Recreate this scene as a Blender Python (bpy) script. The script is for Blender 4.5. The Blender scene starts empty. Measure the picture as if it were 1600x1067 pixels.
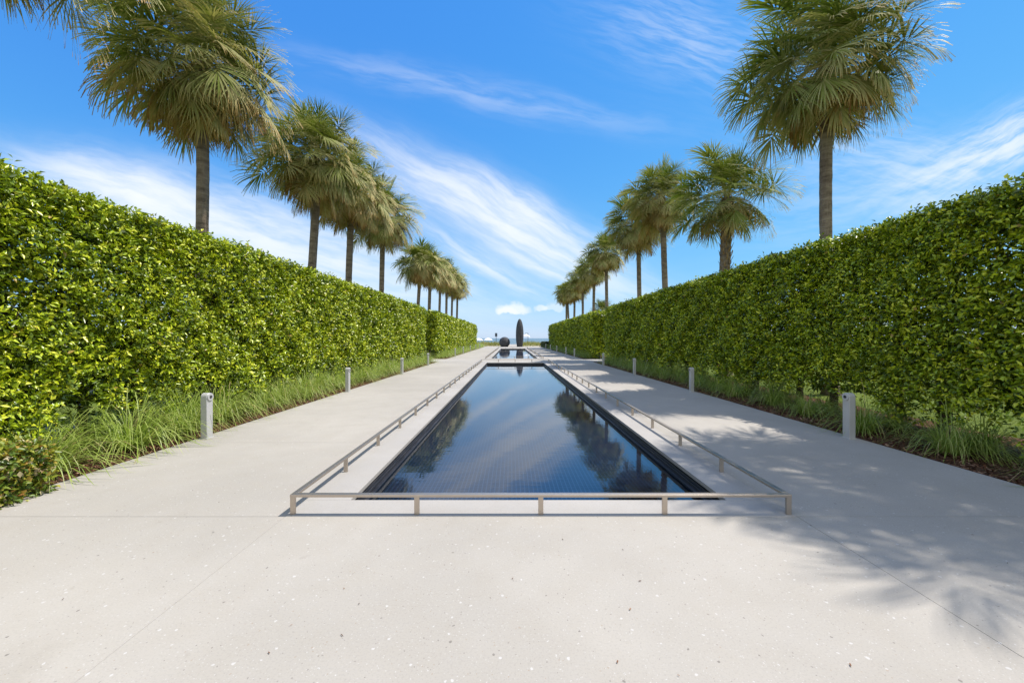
import bpy, math, random
import numpy as np
from math import radians as R, sin, cos, pi, sqrt

random.seed(7)
rng = np.random.default_rng(7)
S = bpy.context.scene
COL = S.collection

# ------------------------------------------------------------------ camera, sky, sun, exposure
cd = bpy.data.cameras.new('camera')
cam = bpy.data.objects.new('camera', cd)
COL.objects.link(cam)
cam.location = (-0.27, 0.0, 1.60)
cam.rotation_euler = (R(90), 0, 0)
cd.sensor_width = 36.0
cd.lens = 13.5
cd.shift_x = 0.0009
cd.shift_y = -0.0031
cd.clip_start = 0.05
cd.clip_end = 60000
S.camera = cam

SUN_EL, SUN_AZ = 62.0, 15.0          # azimuth from +X towards +Y
sd = bpy.data.lights.new('sun', 'SUN')
sd.energy = 3.5
sd.angle = R(0.55)
sd.color = (1.0, 0.93, 0.84)
sun = bpy.data.objects.new('sun', sd)
COL.objects.link(sun)
from mathutils import Vector
sv = Vector((cos(R(SUN_EL)) * cos(R(SUN_AZ)), cos(R(SUN_EL)) * sin(R(SUN_AZ)), sin(R(SUN_EL))))
sun.rotation_euler = sv.to_track_quat('Z', 'Y').to_euler()
sun.location = sv * 50

S.view_settings.view_transform = 'Standard'
S.view_settings.look = 'None'
S.view_settings.exposure = 0.60
S.view_settings.gamma = 1.0
S.view_settings.use_curve_mapping = False
S.cycles.max_bounces = 10
S.cycles.transparent_max_bounces = 16
S.cycles.caustics_reflective = False
S.cycles.caustics_refractive = False
S.cycles.sample_clamp_indirect = 6.0


class NT:
    """small helper round a node tree"""
    def __init__(self, tree):
        self.t = tree
        tree.nodes.clear()

    def n(self, typ, **kw):
        nd = self.t.nodes.new(typ)
        for k, v in kw.items():
            setattr(nd, k, v)
        return nd

    def put(self, sock, v):
        if v is None:
            return
        if isinstance(v, bpy.types.NodeSocket):
            self.t.links.new(v, sock)
        else:
            if sock.type == 'RGBA' and hasattr(v, '__len__') and len(v) == 3:
                v = (*v, 1.0)
            sock.default_value = v

    def math(self, op, a, b=None, c=None, clamp=False):
        nd = self.n('ShaderNodeMath', operation=op, use_clamp=clamp)
        self.put(nd.inputs[0], a); self.put(nd.inputs[1], b); self.put(nd.inputs[2], c)
        return nd.outputs[0]

    def vmath(self, op, a, b=None, scale=None):
        nd = self.n('ShaderNodeVectorMath', operation=op)
        self.put(nd.inputs[0], a); self.put(nd.inputs[1], b)
        if scale is not None:
            self.put(nd.inputs['Scale'], scale)
        return nd.outputs['Value'] if op in ('DOT_PRODUCT', 'LENGTH') else nd.outputs['Vector']

    def noise(self, vec, scale, detail=3.0, rough=0.55, dist=0.0, out='Fac'):
        nd = self.n('ShaderNodeTexNoise')
        self.put(nd.inputs['Vector'], vec); nd.inputs['Scale'].default_value = scale
        nd.inputs['Detail'].default_value = detail; nd.inputs['Roughness'].default_value = rough
        nd.inputs['Distortion'].default_value = dist
        return nd.outputs[out]

    def mapping(self, vec, loc=(0, 0, 0), rot=(0, 0, 0), scale=(1, 1, 1), kind='POINT'):
        nd = self.n('ShaderNodeMapping', vector_type=kind)
        self.put(nd.inputs['Vector'], vec)
        nd.inputs['Location'].default_value = loc; nd.inputs['Rotation'].default_value = rot
        nd.inputs['Scale'].default_value = scale
        return nd.outputs[0]

    def ramp(self, fac, stops, interp='LINEAR'):
        nd = self.n('ShaderNodeValToRGB')
        cr = nd.color_ramp
        cr.interpolation = interp
        while len(cr.elements) < len(stops):
            cr.elements.new(0.5)
        for e, (p, c) in zip(cr.elements, stops):
            e.position = p
            e.color = (*c, 1.0) if hasattr(c, '__len__') else (c, c, c, 1.0)
        self.put(nd.inputs[0], fac)
        return nd.outputs[0]

    def mix(self, fac, a, b, mode='MIX'):
        nd = self.n('ShaderNodeMix', data_type='RGBA', blend_type=mode)
        self.put(nd.inputs[0], fac); self.put(nd.inputs[6], a); self.put(nd.inputs[7], b)
        return nd.outputs[2]

    def step(self, v, lo, hi):
        nd = self.n('ShaderNodeMapRange', interpolation_type='SMOOTHSTEP')
        self.put(nd.inputs[0], v)
        nd.inputs[1].default_value = lo; nd.inputs[2].default_value = hi
        return nd.outputs[0]

    def bump(self, h, strength=0.3, dist=0.01, normal=None):
        nd = self.n('ShaderNodeBump')
        nd.inputs['Strength'].default_value = strength
        nd.inputs['Distance'].default_value = dist
        self.put(nd.inputs['Height'], h)
        if normal is not None:
            self.put(nd.inputs['Normal'], normal)
        return nd.outputs[0]

    def pos(self):
        return self.n('ShaderNodeNewGeometry').outputs['Position']

    def objc(self):
        return self.n('ShaderNodeTexCoord').outputs['Object']

    def attr(self, name):
        return self.n('ShaderNodeAttribute', attribute_name=name).outputs['Fac']

    def principled(self, color, rough=0.5, metal=0.0, normal=None, spec=None):
        nd = self.n('ShaderNodeBsdfPrincipled')
        self.put(nd.inputs['Base Color'], color)
        self.put(nd.inputs['Roughness'], rough)
        self.put(nd.inputs['Metallic'], metal)
        if spec is not None:
            nd.inputs['Specular IOR Level'].default_value = spec
        if normal is not None:
            self.put(nd.inputs['Normal'], normal)
        return nd.outputs[0]

    def mixsh(self, fac, a, b):
        nd = self.n('ShaderNodeMixShader')
        self.put(nd.inputs[0], fac); self.put(nd.inputs[1], a); self.put(nd.inputs[2], b)
        return nd.outputs[0]

    def out(self, sh, world=False):
        nd = self.n('ShaderNodeOutputWorld' if world else 'ShaderNodeOutputMaterial')
        self.t.links.new(sh, nd.inputs['Surface'])


W = bpy.data.worlds.new('World')
S.world = W
W.use_nodes = True
k = NT(W.node_tree)
sky = k.n('ShaderNodeTexSky', sky_type='NISHITA')
sky.sun_disc = False
sky.sun_elevation = R(SUN_EL)
sky.sun_rotation = R(90 - SUN_AZ)
sky.air_density = 1.0
sky.dust_density = 0.0
sky.ozone_density = 1.6
hs = k.n('ShaderNodeHueSaturation')
hs.inputs['Saturation'].default_value = 1.18
k.put(hs.inputs['Color'], sky.outputs[0])
bg = k.n('ShaderNodeBackground')
# photographic shoulder per channel, so that the horizon stays pale blue instead of burning out
sc3 = k.n('ShaderNodeSeparateColor'); k.put(sc3.inputs[0], hs.outputs[0])
def shoulder(v, kk, g):
    return k.math('MULTIPLY', k.math('DIVIDE', v, k.math('MULTIPLY_ADD', v, kk, 1.0)), g)
cc3 = k.n('ShaderNodeCombineColor')
k.put(cc3.inputs[0], shoulder(sc3.outputs[0], 0.06, 0.47))
k.put(cc3.inputs[1], shoulder(sc3.outputs[1], 0.24, 1.24))
k.put(cc3.inputs[2], shoulder(sc3.outputs[2], 0.80, 4.3))
k.put(bg.inputs['Color'], cc3.outputs[0])
bg.inputs['Strength'].default_value = 0.146
# clouds: laid out in sky directions (east-west over north, height over north)
gen = k.n('ShaderNodeTexCoord').outputs['Generated']
sep = k.n('ShaderNodeSeparateXYZ')
k.put(sep.inputs[0], gen)
ay = k.math('MAXIMUM', k.math('ABSOLUTE', sep.outputs[1]), 0.06)
tx = k.math('DIVIDE', sep.outputs[0], ay)
tz = k.math('DIVIDE', sep.outputs[2], ay)
cmb = k.n('ShaderNodeCombineXYZ')
k.put(cmb.inputs[0], tx); k.put(cmb.inputs[1], tz)
dirp = cmb.outputs[0]
warp = k.vmath('SCALE', k.vmath('SUBTRACT', k.noise(dirp, 2.6, 4, 0.55, out='Color'), (0.5, 0.5, 0.5)), scale=0.10)
dirw = k.vmath('ADD', dirp, warp)


def streak(x0, y0, x1, y1, width, amp, gain, fibre=0.88):
    """elongated wisp between two sky points given as photo pixels of the sky dome"""
    a = ((x0 - 799) / 600, (528.5 - y0) / 600); b = ((x1 - 799) / 600, (528.5 - y1) / 600)
    L = sqrt((a[0] - b[0]) ** 2 + (a[1] - b[1]) ** 2) / 2
    th = math.atan2(b[1] - a[1], b[0] - a[0])
    c = ((a[0] + b[0]) / 2, (a[1] + b[1]) / 2)
    loc = k.mapping(dirw, (c[0], c[1], 0), (0, 0, th), (1, 1, 1), 'TEXTURE')
    m = k.vmath('MULTIPLY', loc, (1 / L, 1 / (width / 600), 0))
    d = k.vmath('DOT_PRODUCT', m, m)
    core = k.math('POWER', 0.42, d)
    fib = k.noise(k.vmath('MULTIPLY', loc, (2.6, 17.0, 1)), gain * 1.15, 8, 0.62, 0.12)
    f = k.step(fib, 0.36, 0.66)
    return k.math('MULTIPLY', k.math('MULTIPLY', core, amp), k.math('MULTIPLY_ADD', f, fibre, 1.0 - fibre))


parts = [
    streak(70, 258, 340, 350, 32, 1.5, 1.3, 0.6),
    streak(170, 300, 660, 430, 46, 1.15, 1.1, 0.7),
    streak(330, 380, 720, 470, 46, 0.6, 1.2, 0.7),
    streak(620, 258, 960, 435, 34, 1.5, 1.5, 0.62),
    streak(640, 300, 900, 440, 60, 0.3, 1.1, 0.7),
    streak(755, 285, 900, 370, 16, 0.75, 1.9),
    streak(680, 370, 830, 455, 10, 0.75, 2.0),
    streak(800, 400, 905, 440, 8, 0.7, 2.0),
    streak(480, 90, 980, 190, 22, 0.24, 1.2),
    streak(960, 20, 1190, 90, 60, 0.28, 2.2),
    streak(1440, 290, 1700, 175, 36, 1.1, 1.7),
    streak(1240, 215, 1560, 300, 50, 0.30, 1.9),
    streak(1180, 330, 1600, 290, 70, 0.22, 1.4),
]
tot = parts[0]
for p_ in parts[1:]:
    tot = k.math('ADD', tot, p_)
# small heaped clouds low over the sea
def puff(cx, cy, rx, ry, amp):
    wp = k.vmath('ADD', dirp, k.vmath('SCALE', k.vmath('SUBTRACT', k.noise(dirp, 34, 4, 0.6, out='Color'), (0.5, 0.5, 0.5)), scale=0.03))
    m = k.mapping(wp, ((cx - 799) / 600, (528.5 - cy) / 600, 0), (0, 0, 0), (rx / 600, ry / 600, 1), 'TEXTURE')
    sp = k.n('ShaderNodeSeparateXYZ'); k.put(sp.inputs[0], m)
    yy = k.math('MULTIPLY', sp.outputs[1], k.math('MULTIPLY_ADD', k.math('LESS_THAN', sp.outputs[1], 0.0), 1.1, 1.0))
    d = k.math('SQRT', k.math('ADD', k.math('POWER', k.math('ABSOLUTE', sp.outputs[0]), 2.4), k.math('MULTIPLY', yy, yy)))
    return k.math('MULTIPLY', k.math('SUBTRACT', 1.0, k.step(d, 0.55, 1.15)), amp)
for q in ((803, 485, 27, 13, 1.0), (792, 487, 17, 8, 0.5), (846, 484, 12, 8, 0.6), (866, 482, 20, 9, 0.38)):
    tot = k.math('ADD', tot, puff(*q))
up = k.math('MULTIPLY', k.step(sep.outputs[2], -0.002, 0.012), k.math('GREATER_THAN', sep.outputs[1], 0.0))
# unseen half of the sky: bright cloud added as neutral fill light
back_fill = k.step(k.math('ADD', k.noise(gen, 2.4, 5, 0.55), k.math('MULTIPLY', sep.outputs[1], -0.22)), 0.40, 0.62)
back_fill = k.math('MULTIPLY', back_fill, k.step(k.math('MULTIPLY', sep.outputs[1], -1.0), -0.30, 0.10))
back_fill = k.math('MULTIPLY', back_fill, k.step(sep.outputs[2], 0.0, 0.12))
tot = k.math('ADD', k.math('MULTIPLY', tot, up), k.math('MULTIPLY', back_fill, 1.6))
tot = k.math('MULTIPLY', k.math('SUBTRACT', 1.0, k.math('POWER', 0.30, tot)), 0.97)
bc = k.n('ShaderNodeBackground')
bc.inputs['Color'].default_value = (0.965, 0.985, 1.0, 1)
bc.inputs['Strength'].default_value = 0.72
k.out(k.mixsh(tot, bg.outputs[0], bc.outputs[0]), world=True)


# ------------------------------------------------------------------ helpers
class MB:
    """collects quads / triangles and links them as one mesh object"""
    def __init__(self):
        self.v = []; self.f = []; self.m = []; self.a = []; self.has_a = False

    def add(self, vs, fs, mi=0, attr=None):
        o = len(self.v)
        self.v.extend([tuple(p) for p in vs])
        self.f.extend([tuple(i + o for i in f) for f in fs])
        self.m.extend([mi] * len(fs))
        if attr is not None:
            self.has_a = True
            self.a.extend(list(attr) if hasattr(attr, '__len__') else [attr] * len(vs))
        else:
            self.a.extend([0.0] * len(vs))

    def box(self, x0, x1, y0, y1, z0, z1, mi=0):
        v = [(x, y, z) for z in (z0, z1) for y in (y0, y1) for x in (x0, x1)]
        self.add(v, [(0, 2, 3, 1), (4, 5, 7, 6), (0, 1, 5, 4), (2, 6, 7, 3), (0, 4, 6, 2), (1, 3, 7, 5)], mi)

    def tube(self, pts, rads, seg=10, mi=0, cap=True, wob=0.0):
        pts = [np.array(p, float) for p in pts]
        n = len(pts); vs = []; fs = []
        ref = np.array((1.0, 0.13, 0.07))
        for i, p in enumerate(pts):
            d = pts[min(i + 1, n - 1)] - pts[max(i - 1, 0)]
            d /= np.linalg.norm(d) + 1e-9
            u = ref - d * ref.dot(d)
            if np.linalg.norm(u) < 0.1:
                u = np.array((0, 1.0, 0)) - d * d[1]
            u /= np.linalg.norm(u); w = np.cross(d, u)
            for j in range(seg):
                t = 2 * pi * j / seg
                r = rads[i] * (1 + wob * random.uniform(-1, 1))
                vs.append(p + (u * cos(t) + w * sin(t)) * r)
        for i in range(n - 1):
            for j in range(seg):
                a = i * seg + j; b = i * seg + (j + 1) % seg
                fs.append((a, b, b + seg, a + seg))
        if cap:
            fs.append(tuple(range(seg))[::-1]); fs.append(tuple(range((n - 1) * seg, n * seg)))
        self.add(vs, fs, mi)

    def cyl_x(self, x0, x1, cy, cz, r, seg=28, mi=0):
        vs = [(x, cy + r * cos(2 * pi * j / seg), cz + r * sin(2 * pi * j / seg)) for x in (x0, x1) for j in range(seg)]
        fs = [(j, (j + 1) % seg, seg + (j + 1) % seg, seg + j) for j in range(seg)]
        fs += [tuple(range(seg))[::-1], tuple(range(seg, 2 * seg))]
        self.add(vs, fs, mi)

    def build(self, name, mats, parent=None, smooth=False, bevel=0.0, attr=None, angle=40):
        me = bpy.data.meshes.new(name)
        me.from_pydata(self.v, [], self.f)
        for m in (mats if isinstance(mats, (list, tuple)) else [mats]):
            me.materials.append(m)
        if len(set(self.m)) > 1:
            me.polygons.foreach_set('material_index', self.m)
        if attr:
            at = me.attributes.new(attr, 'FLOAT', 'POINT'); at.data.foreach_set('value', np.array(self.a, np.float32))
        if smooth:
            me.polygons.foreach_set('use_smooth', [True] * len(me.polygons))
            try:
                me.set_sharp_from_angle(angle=R(angle))
            except Exception:
                pass
        me.update()
        o = bpy.data.objects.new(name, me)
        COL.objects.link(o)
        if bevel:
            b = o.modifiers.new('bevel', 'BEVEL'); b.width = bevel; b.segments = 2; b.limit_method = 'ANGLE'
        if parent:
            o.parent = parent
        return o


def np_mesh(name, V, F, mat, attrs=None, parent=None, smooth=False):
    """V (n,3), F (m,k) with constant k"""
    me = bpy.data.meshes.new(name)
    kf = F.shape[1]
    me.vertices.add(len(V)); me.vertices.foreach_set('co', np.ascontiguousarray(V, np.float32).ravel())
    me.loops.add(F.size); me.loops.foreach_set('vertex_index', np.ascontiguousarray(F, np.int32).ravel())
    me.polygons.add(len(F))
    me.polygons.foreach_set('loop_start', np.arange(0, F.size, kf, dtype=np.int32))
    if smooth:
        me.polygons.foreach_set('use_smooth', np.ones(len(F), bool))
    for nm, arr in (attrs or {}).items():
        at = me.attributes.new(nm, 'FLOAT', 'POINT'); at.data.foreach_set('value', np.ascontiguousarray(arr, np.float32))
    me.materials.append(mat)
    me.update(calc_edges=True)
    o = bpy.data.objects.new(name, me)
    COL.objects.link(o)
    if parent:
        o.parent = parent
    return o


def tag(o, label=None, cat=None, group=None, kind=None):
    if label: o['label'] = label
    if cat: o['category'] = cat
    if group: o['group'] = group
    if kind: o['kind'] = kind
    return o


def empty(name, loc, label, cat, group=None, rz=0.0):
    o = bpy.data.objects.new(name, None)
    o.empty_display_size = 0.3
    COL.objects.link(o)
    o.location = loc; o.rotation_euler = (0, 0, rz)
    return tag(o, label, cat, group)


KIDS = {}
def kids(o):
    return [c for c in bpy.data.objects if c.parent == o]


def copy_tree(o, parent=None):
    c = o.copy(); COL.objects.link(c)
    if parent:
        c.parent = parent
    for ch in kids(o):
        copy_tree(ch, c)
    return c


def material(name):
    m = bpy.data.materials.new(name)
    m.use_nodes = True
    return m, NT(m.node_tree)


def nrm(a):
    return a / (np.linalg.norm(a, axis=-1, keepdims=True) + 1e-9)


ORD = ['first', 'second', 'third', 'fourth', 'fifth', 'sixth', 'seventh', 'eighth', 'ninth', 'tenth', 'eleventh', 'twelfth']

# ------------------------------------------------------------------ materials
def concrete(name, base, fleck, joints=False):
    m, t = material(name)
    p = t.pos()
    big = t.noise(p, 0.35, 4, 0.6)
    mid = t.noise(p, 3.2, 4, 0.6)
    fine = t.noise(p, 90, 3, 0.7)
    c = t.mix(t.step(big, 0.3, 0.72), [x * 0.86 for x in base], [x * 1.04 for x in base])
    c = t.mix(t.math('MULTIPLY', t.step(mid, 0.35, 0.75), 0.28), c, (base[0] * 0.86, base[1] * 0.83, base[2] * 0.78))
    c = t.mix(t.math('MULTIPLY', t.math('SUBTRACT', fine, 0.5), 0.9), c, (0.1, 0.1, 0.1))
    blotch = t.noise(p, 0.9, 6, 0.68, 0.6)
    c = t.mix(t.math('MULTIPLY', t.step(blotch, 0.56, 0.70), 0.16), c, (base[0] * 0.62, base[1] * 0.59, base[2] * 0.55))
    spot = t.noise(p, 7, 3, 0.5)
    c = t.mix(t.math('MULTIPLY', t.step(spot, 0.68, 0.78), 0.20), c, (base[0] * 0.55, base[1] * 0.50, base[2] * 0.45))
    if fleck:
        for sc, col, keep, size in ((32, (0.56, 0.55, 0.535), 0.86, 0.30), (100, (0.53, 0.52, 0.50), 0.72, 0.34), (26, (0.17, 0.155, 0.14), 0.945, 0.22),
                                    (62, (0.22, 0.205, 0.19), 0.89, 0.30), (52, (0.34, 0.28, 0.22), 0.90, 0.26)):
            v = t.n('ShaderNodeTexVoronoi', feature='F1')
            t.put(v.inputs['Vector'], t.vmath('ADD', t.vmath('MULTIPLY', p, (1, 1.0, 0)), t.vmath('SCALE', t.noise(p, 40, 2, 0.5, out='Color'), scale=0.022)))
            v.inputs['Scale'].default_value = sc
            s2 = t.n('ShaderNodeSeparateColor'); t.put(s2.inputs[0], v.outputs['Color'])
            on = t.math('GREATER_THAN', s2.outputs[0], keep)
            near = t.math('LESS_THAN', v.outputs['Distance'], t.math('MULTIPLY', s2.outputs[1], size))
            c = t.mix(t.math('MULTIPLY', t.math('MULTIPLY', on, near), 0.75), c, col)
    h = t.math('ADD', t.math('MULTIPLY', fine, 0.5), t.noise(p, 260, 2, 0.6))
    t.out(t.principled(c, 0.82, 0, t.bump(h, 0.22, 0.003), 0.3))
    return m


M_PATH = concrete('terrazzo_concrete', (0.435, 0.408, 0.366), True)
M_COPE = concrete('smooth_white_concrete', (0.445, 0.425, 0.40), False)

m, t = material('joint_filler'); M_JOINT = m
t.out(t.principled((0.16, 0.15, 0.14), 0.9))

m, t = material('dark_mosaic_tile'); M_TILE = m
p = t.pos()
br = t.n('ShaderNodeTexBrick', offset=0.0, squash=1.0)
t.put(br.inputs['Vector'], p)
br.inputs['Scale'].default_value = 1.0
br.inputs['Brick Width'].default_value = 0.052; br.inputs['Row Height'].default_value = 0.052
br.inputs['Mortar Size'].default_value = 0.006; br.inputs['Mortar Smooth'].default_value = 0.1
br.inputs['Color1'].default_value = (0.004, 0.008, 0.022, 1); br.inputs['Color2'].default_value = (0.007, 0.013, 0.034, 1)
br.inputs['Mortar'].default_value = (0.036, 0.058, 0.105, 1)
t.out(t.principled(br.outputs[0], 0.35))

m, t = material('dark_slate_wall_tile'); M_WALL = m
p = t.pos()
st = t.noise(t.vmath('MULTIPLY', p, (3, 3, 60)), 1.0, 4, 0.65)
c = t.ramp(st, [(0.25, (0.010, 0.011, 0.015)), (0.55, (0.030, 0.031, 0.038)), (0.8, (0.075, 0.074, 0.080))])
t.out(t.principled(c, t.math('MULTIPLY_ADD', st, 0.3, 0.25), 0, t.bump(st, 0.4, 0.006)))

m, t = material('pool_water'); M_WATER = m
p = t.pos()
rp = t.math('ADD', t.noise(t.vmath('MULTIPLY', p, (0.8, 2.4, 1)), 2.2, 3, 0.5), t.math('MULTIPLY', t.noise(t.vmath('MULTIPLY', p, (1, 1.6, 1)), 11, 2, 0.5), 0.18))
bn = t.bump(rp, 0.020, 0.05)
gl = t.n('ShaderNodeBsdfGlossy'); gl.inputs['Roughness'].default_value = 0.012; t.put(gl.inputs['Normal'], bn)
gl.inputs['Color'].default_value = (0.95, 0.97, 1, 1)
tr = t.n('ShaderNodeBsdfTransparent'); tr.inputs['Color'].default_value = (0.72, 0.86, 0.98, 1)
fr = t.n('ShaderNodeFresnel'); fr.inputs['IOR'].default_value = 1.62; t.put(fr.inputs['Normal'], bn)
t.out(t.mixsh(fr.outputs[0], tr.outputs[0], gl.outputs[0]))


def leaf_mat(name, stops, trans_col, trans=0.42, rough=0.38, spec=0.5, attr='tint'):
    m, t = material(name)
    a = t.attr(attr)
    c = t.ramp(a, stops)
    pb = t.principled(c, rough, 0, None, spec)
    tl = t.n('ShaderNodeBsdfTranslucent')
    t.put(tl.inputs['Color'], t.mix(1.0, c, trans_col, 'MULTIPLY'))
    t.out(t.mixsh(trans, pb, tl.outputs[0]))
    return m


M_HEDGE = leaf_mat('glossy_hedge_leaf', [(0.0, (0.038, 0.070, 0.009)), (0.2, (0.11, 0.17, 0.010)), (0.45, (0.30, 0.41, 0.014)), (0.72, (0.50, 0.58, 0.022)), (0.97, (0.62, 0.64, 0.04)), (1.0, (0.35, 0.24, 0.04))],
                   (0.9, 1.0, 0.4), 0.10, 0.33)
M_VARI = leaf_mat('variegated_leaf', [(0.0, (0.05, 0.10, 0.015)), (0.3, (0.13, 0.21, 0.025)), (0.55, (0.27, 0.33, 0.04)), (0.75, (0.50, 0.45, 0.06)), (0.88, (0.42, 0.20, 0.06)), (0.95, (0.55, 0.53, 0.32)), (1.0, (0.62, 0.62, 0.5))],
                  (1, 1, 0.6), 0.3, 0.35)
M_GRASS = leaf_mat('ornamental_grass_blade', [(0.0, (0.17, 0.25, 0.03)), (0.5, (0.37, 0.47, 0.095)), (0.8, (0.44, 0.50, 0.15)), (1.0, (0.55, 0.45, 0.22))], (1.1, 1.2, 0.7), 0.35, 0.45)
M_OATS = leaf_mat('dune_grass_blade', [(0.0, (0.12, 0.16, 0.03)), (0.5, (0.28, 0.30, 0.07)), (1.0, (0.42, 0.36, 0.15))], (1.1, 1.1, 0.7), 0.35, 0.6)
M_FROND = leaf_mat('palm_fan_leaf', [(0.0, (0.125, 0.190, 0.020)), (0.22, (0.230, 0.270, 0.062)), (0.42, (0.43, 0.42, 0.19)), (0.65, (0.58, 0.47, 0.23)), (0.85, (0.50, 0.31, 0.12)), (1.0, (0.30, 0.17, 0.07))],
                   (1.0, 1.05, 0.5), 0.24, 0.60, 0.22)
M_LOWH = leaf_mat('dark_clipped_leaf', [(0.0, (0.02, 0.035, 0.012)), (1.0, (0.05, 0.075, 0.02))], (1, 1, 0.7), 0.3, 0.5)


def bark_mat(name, c0, c1, c2, zs=9.0):
    m, t = material(name)
    p = t.objc()
    ring = t.noise(t.vmath('MULTIPLY', p, (2.2, 2.2, zs)), 1.0, 5, 0.65)
    fib = t.noise(t.vmath('MULTIPLY', p, (22, 22, 3)), 1.0, 4, 0.65)
    blot = t.noise(p, 1.3, 3, 0.5)
    c = t.ramp(ring, [(0.3, c0), (0.52, c1), (0.75, c2)])
    c = t.mix(t.math('MULTIPLY', t.step(fib, 0.45, 0.8), 0.5), c, c2)
    c = t.mix(t.math('MULTIPLY', t.step(blot, 0.5, 0.75), 0.35), c, c0)
    h = t.math('ADD', ring, t.math('MULTIPLY', fib, 0.6))
    t.out(t.principled(c, 0.9, 0, t.bump(h, 0.8, 0.03), 0.2))
    return m


M_BARK = bark_mat('palm_bark', (0.095, 0.070, 0.052), (0.205, 0.158, 0.118), (0.33, 0.27, 0.205))
M_BOOT = bark_mat('palm_leaf_base', (0.14, 0.085, 0.045), (0.30, 0.19, 0.10), (0.42, 0.30, 0.18), 4)
M_STEM = bark_mat('hedge_stem_bark', (0.05, 0.036, 0.026), (0.11, 0.08, 0.058), (0.19, 0.145, 0.11), 6)

m, t = material('bark_mulch'); M_MULCH = m
p = t.pos()
v = t.n('ShaderNodeTexVoronoi'); t.put(v.inputs['Vector'], t.vmath('MULTIPLY', p, (1, 1.6, 1))); v.inputs['Scale'].default_value = 34
sp = t.n('ShaderNodeSeparateColor'); t.put(sp.inputs[0], v.outputs['Color'])
c = t.ramp(sp.outputs[0], [(0.0, (0.035, 0.018, 0.012)), (0.5, (0.11, 0.052, 0.03)), (0.85, (0.19, 0.095, 0.055)), (1.0, (0.30, 0.19, 0.12))])
t.out(t.principled(c, 0.95, 0, t.bump(t.math('ADD', v.outputs['Distance'], t.noise(p, 30, 4, 0.6)), 0.8, 0.03), 0.1))
M_CHIP = leaf_mat('mulch_chip', [(0.0, (0.04, 0.02, 0.013)), (0.6, (0.17, 0.08, 0.045)), (1.0, (0.36, 0.23, 0.15))], (0.2, 0.2, 0.2), 0.02, 0.9, 0.1)

m, t = material('lawn_grass'); M_LAWN = m
p = t.pos()
n1 = t.noise(p, 0.5, 5, 0.6); n2 = t.noise(p, 45, 4, 0.7)
c = t.mix(n1, (0.10, 0.15, 0.022), (0.21, 0.25, 0.045))
c = t.mix(t.step(n2, 0.4, 0.75), c, (0.07, 0.115, 0.02))
t.out(t.principled(c, 0.9, 0, t.bump(n2, 0.8, 0.05), 0.1))

m, t = material('beach_sand'); M_SAND = m
p = t.pos()
t.out(t.principled(t.mix(t.noise(p, 0.6, 5, 0.6), (0.47, 0.42, 0.34), (0.60, 0.55, 0.46)), 0.95, 0, t.bump(t.noise(p, 4, 4, 0.6), 0.6, 0.2), 0.1))

m, t = material('sea_water'); M_SEA = m
p = t.pos()
h = t.noise(t.vmath('MULTIPLY', p, (0.3, 1.0, 1)), 0.25, 4, 0.6)
t.out(t.principled(t.mix(h, (0.010, 0.05, 0.085), (0.03, 0.11, 0.14)), 0.25, 0, t.bump(h, 0.6, 1.0)))


def metal(name, c, rough, brush=(4, 4, 160)):
    m, t = material(name)
    p = t.objc()
    b = t.noise(t.vmath('MULTIPLY', p, brush), 1.0, 3, 0.6)
    s = t.noise(p, 6, 4, 0.6)
    t.out(t.principled(t.mix(t.math('MULTIPLY', s, 0.5), c, [x * 0.72 for x in c]), t.math('MULTIPLY_ADD', b, 0.22, rough - 0.08), 1.0, t.bump(b, 0.05, 0.002)))
    return m


M_RAIL = metal('champagne_stainless', (0.57, 0.495, 0.42), 0.45, (60, 60, 60))

m, t = material('grey_powder_coat'); M_BOLL = m
p = t.objc()
s = t.noise(p, 5, 4, 0.6)
t.out(t.principled(t.mix(s, (0.47, 0.47, 0.46), (0.56, 0.56, 0.55)), 0.42, 0.15, t.bump(t.noise(p, 220, 2, 0.5), 0.06, 0.002)))
m, t = material('dark_lamp_lens'); M_LENS = m
t.out(t.principled((0.05, 0.05, 0.055), 0.2))

m, t = material('stacked_slate'); M_SLATE = m
p = t.objc()
cs = t.noise(t.vmath('MULTIPLY', p, (2.2, 2.2, 22)), 1.0, 4, 0.7)
c = t.ramp(cs, [(0.3, (0.018, 0.019, 0.023)), (0.55, (0.055, 0.057, 0.065)), (0.85, (0.13, 0.133, 0.145))])
t.out(t.principled(c, 0.6, 0, t.bump(cs, 0.9, 0.06), 0.35))

m, t = material('white_canvas'); M_CANVAS = m
t.out(t.principled(t.mix(t.noise(t.objc(), 3, 3, 0.5), (0.74, 0.74, 0.72), (0.84, 0.84, 0.82)), 0.85))
m, t = material('dark_painted_metal'); M_DARK = m
t.out(t.principled(t.mix(t.noise(t.objc(), 6, 3, 0.5), (0.03, 0.035, 0.045), (0.055, 0.06, 0.07)), 0.5))
m, t = material('sign_face'); M_SIGN = m
t.out(t.principled(t.mix(t.noise(t.objc(), 9, 3, 0.5), (0.05, 0.07, 0.10), (0.08, 0.10, 0.14)), 0.5))
m, t = material('grey_utility_plastic'); M_UTIL = m
t.out(t.principled(t.mix(t.noise(t.objc(), 6, 3, 0.5), (0.22, 0.25, 0.30), (0.32, 0.36, 0.42)), 0.5))

# ------------------------------------------------------------------ the setting
PX = 5.28                                   # half width of the walkway
P1 = (1.86, 3.80, 25.2)                     # near pool: half width, start, end
C1 = (2.30, 3.45, 25.95)
P2 = (1.86, 30.6, 59.6)
C2 = (2.30, 30.1, 60.15)
GAP = (26.3, 29.7)                          # cross path through the gap in the hedges


def sheet(mb, x0, x1, y0, y1, z, mi=0):
    mb.add([(x0, y0, z), (x1, y0, z), (x1, y1, z), (x0, y1, z)], [(0, 1, 2, 3)], mi)


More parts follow.
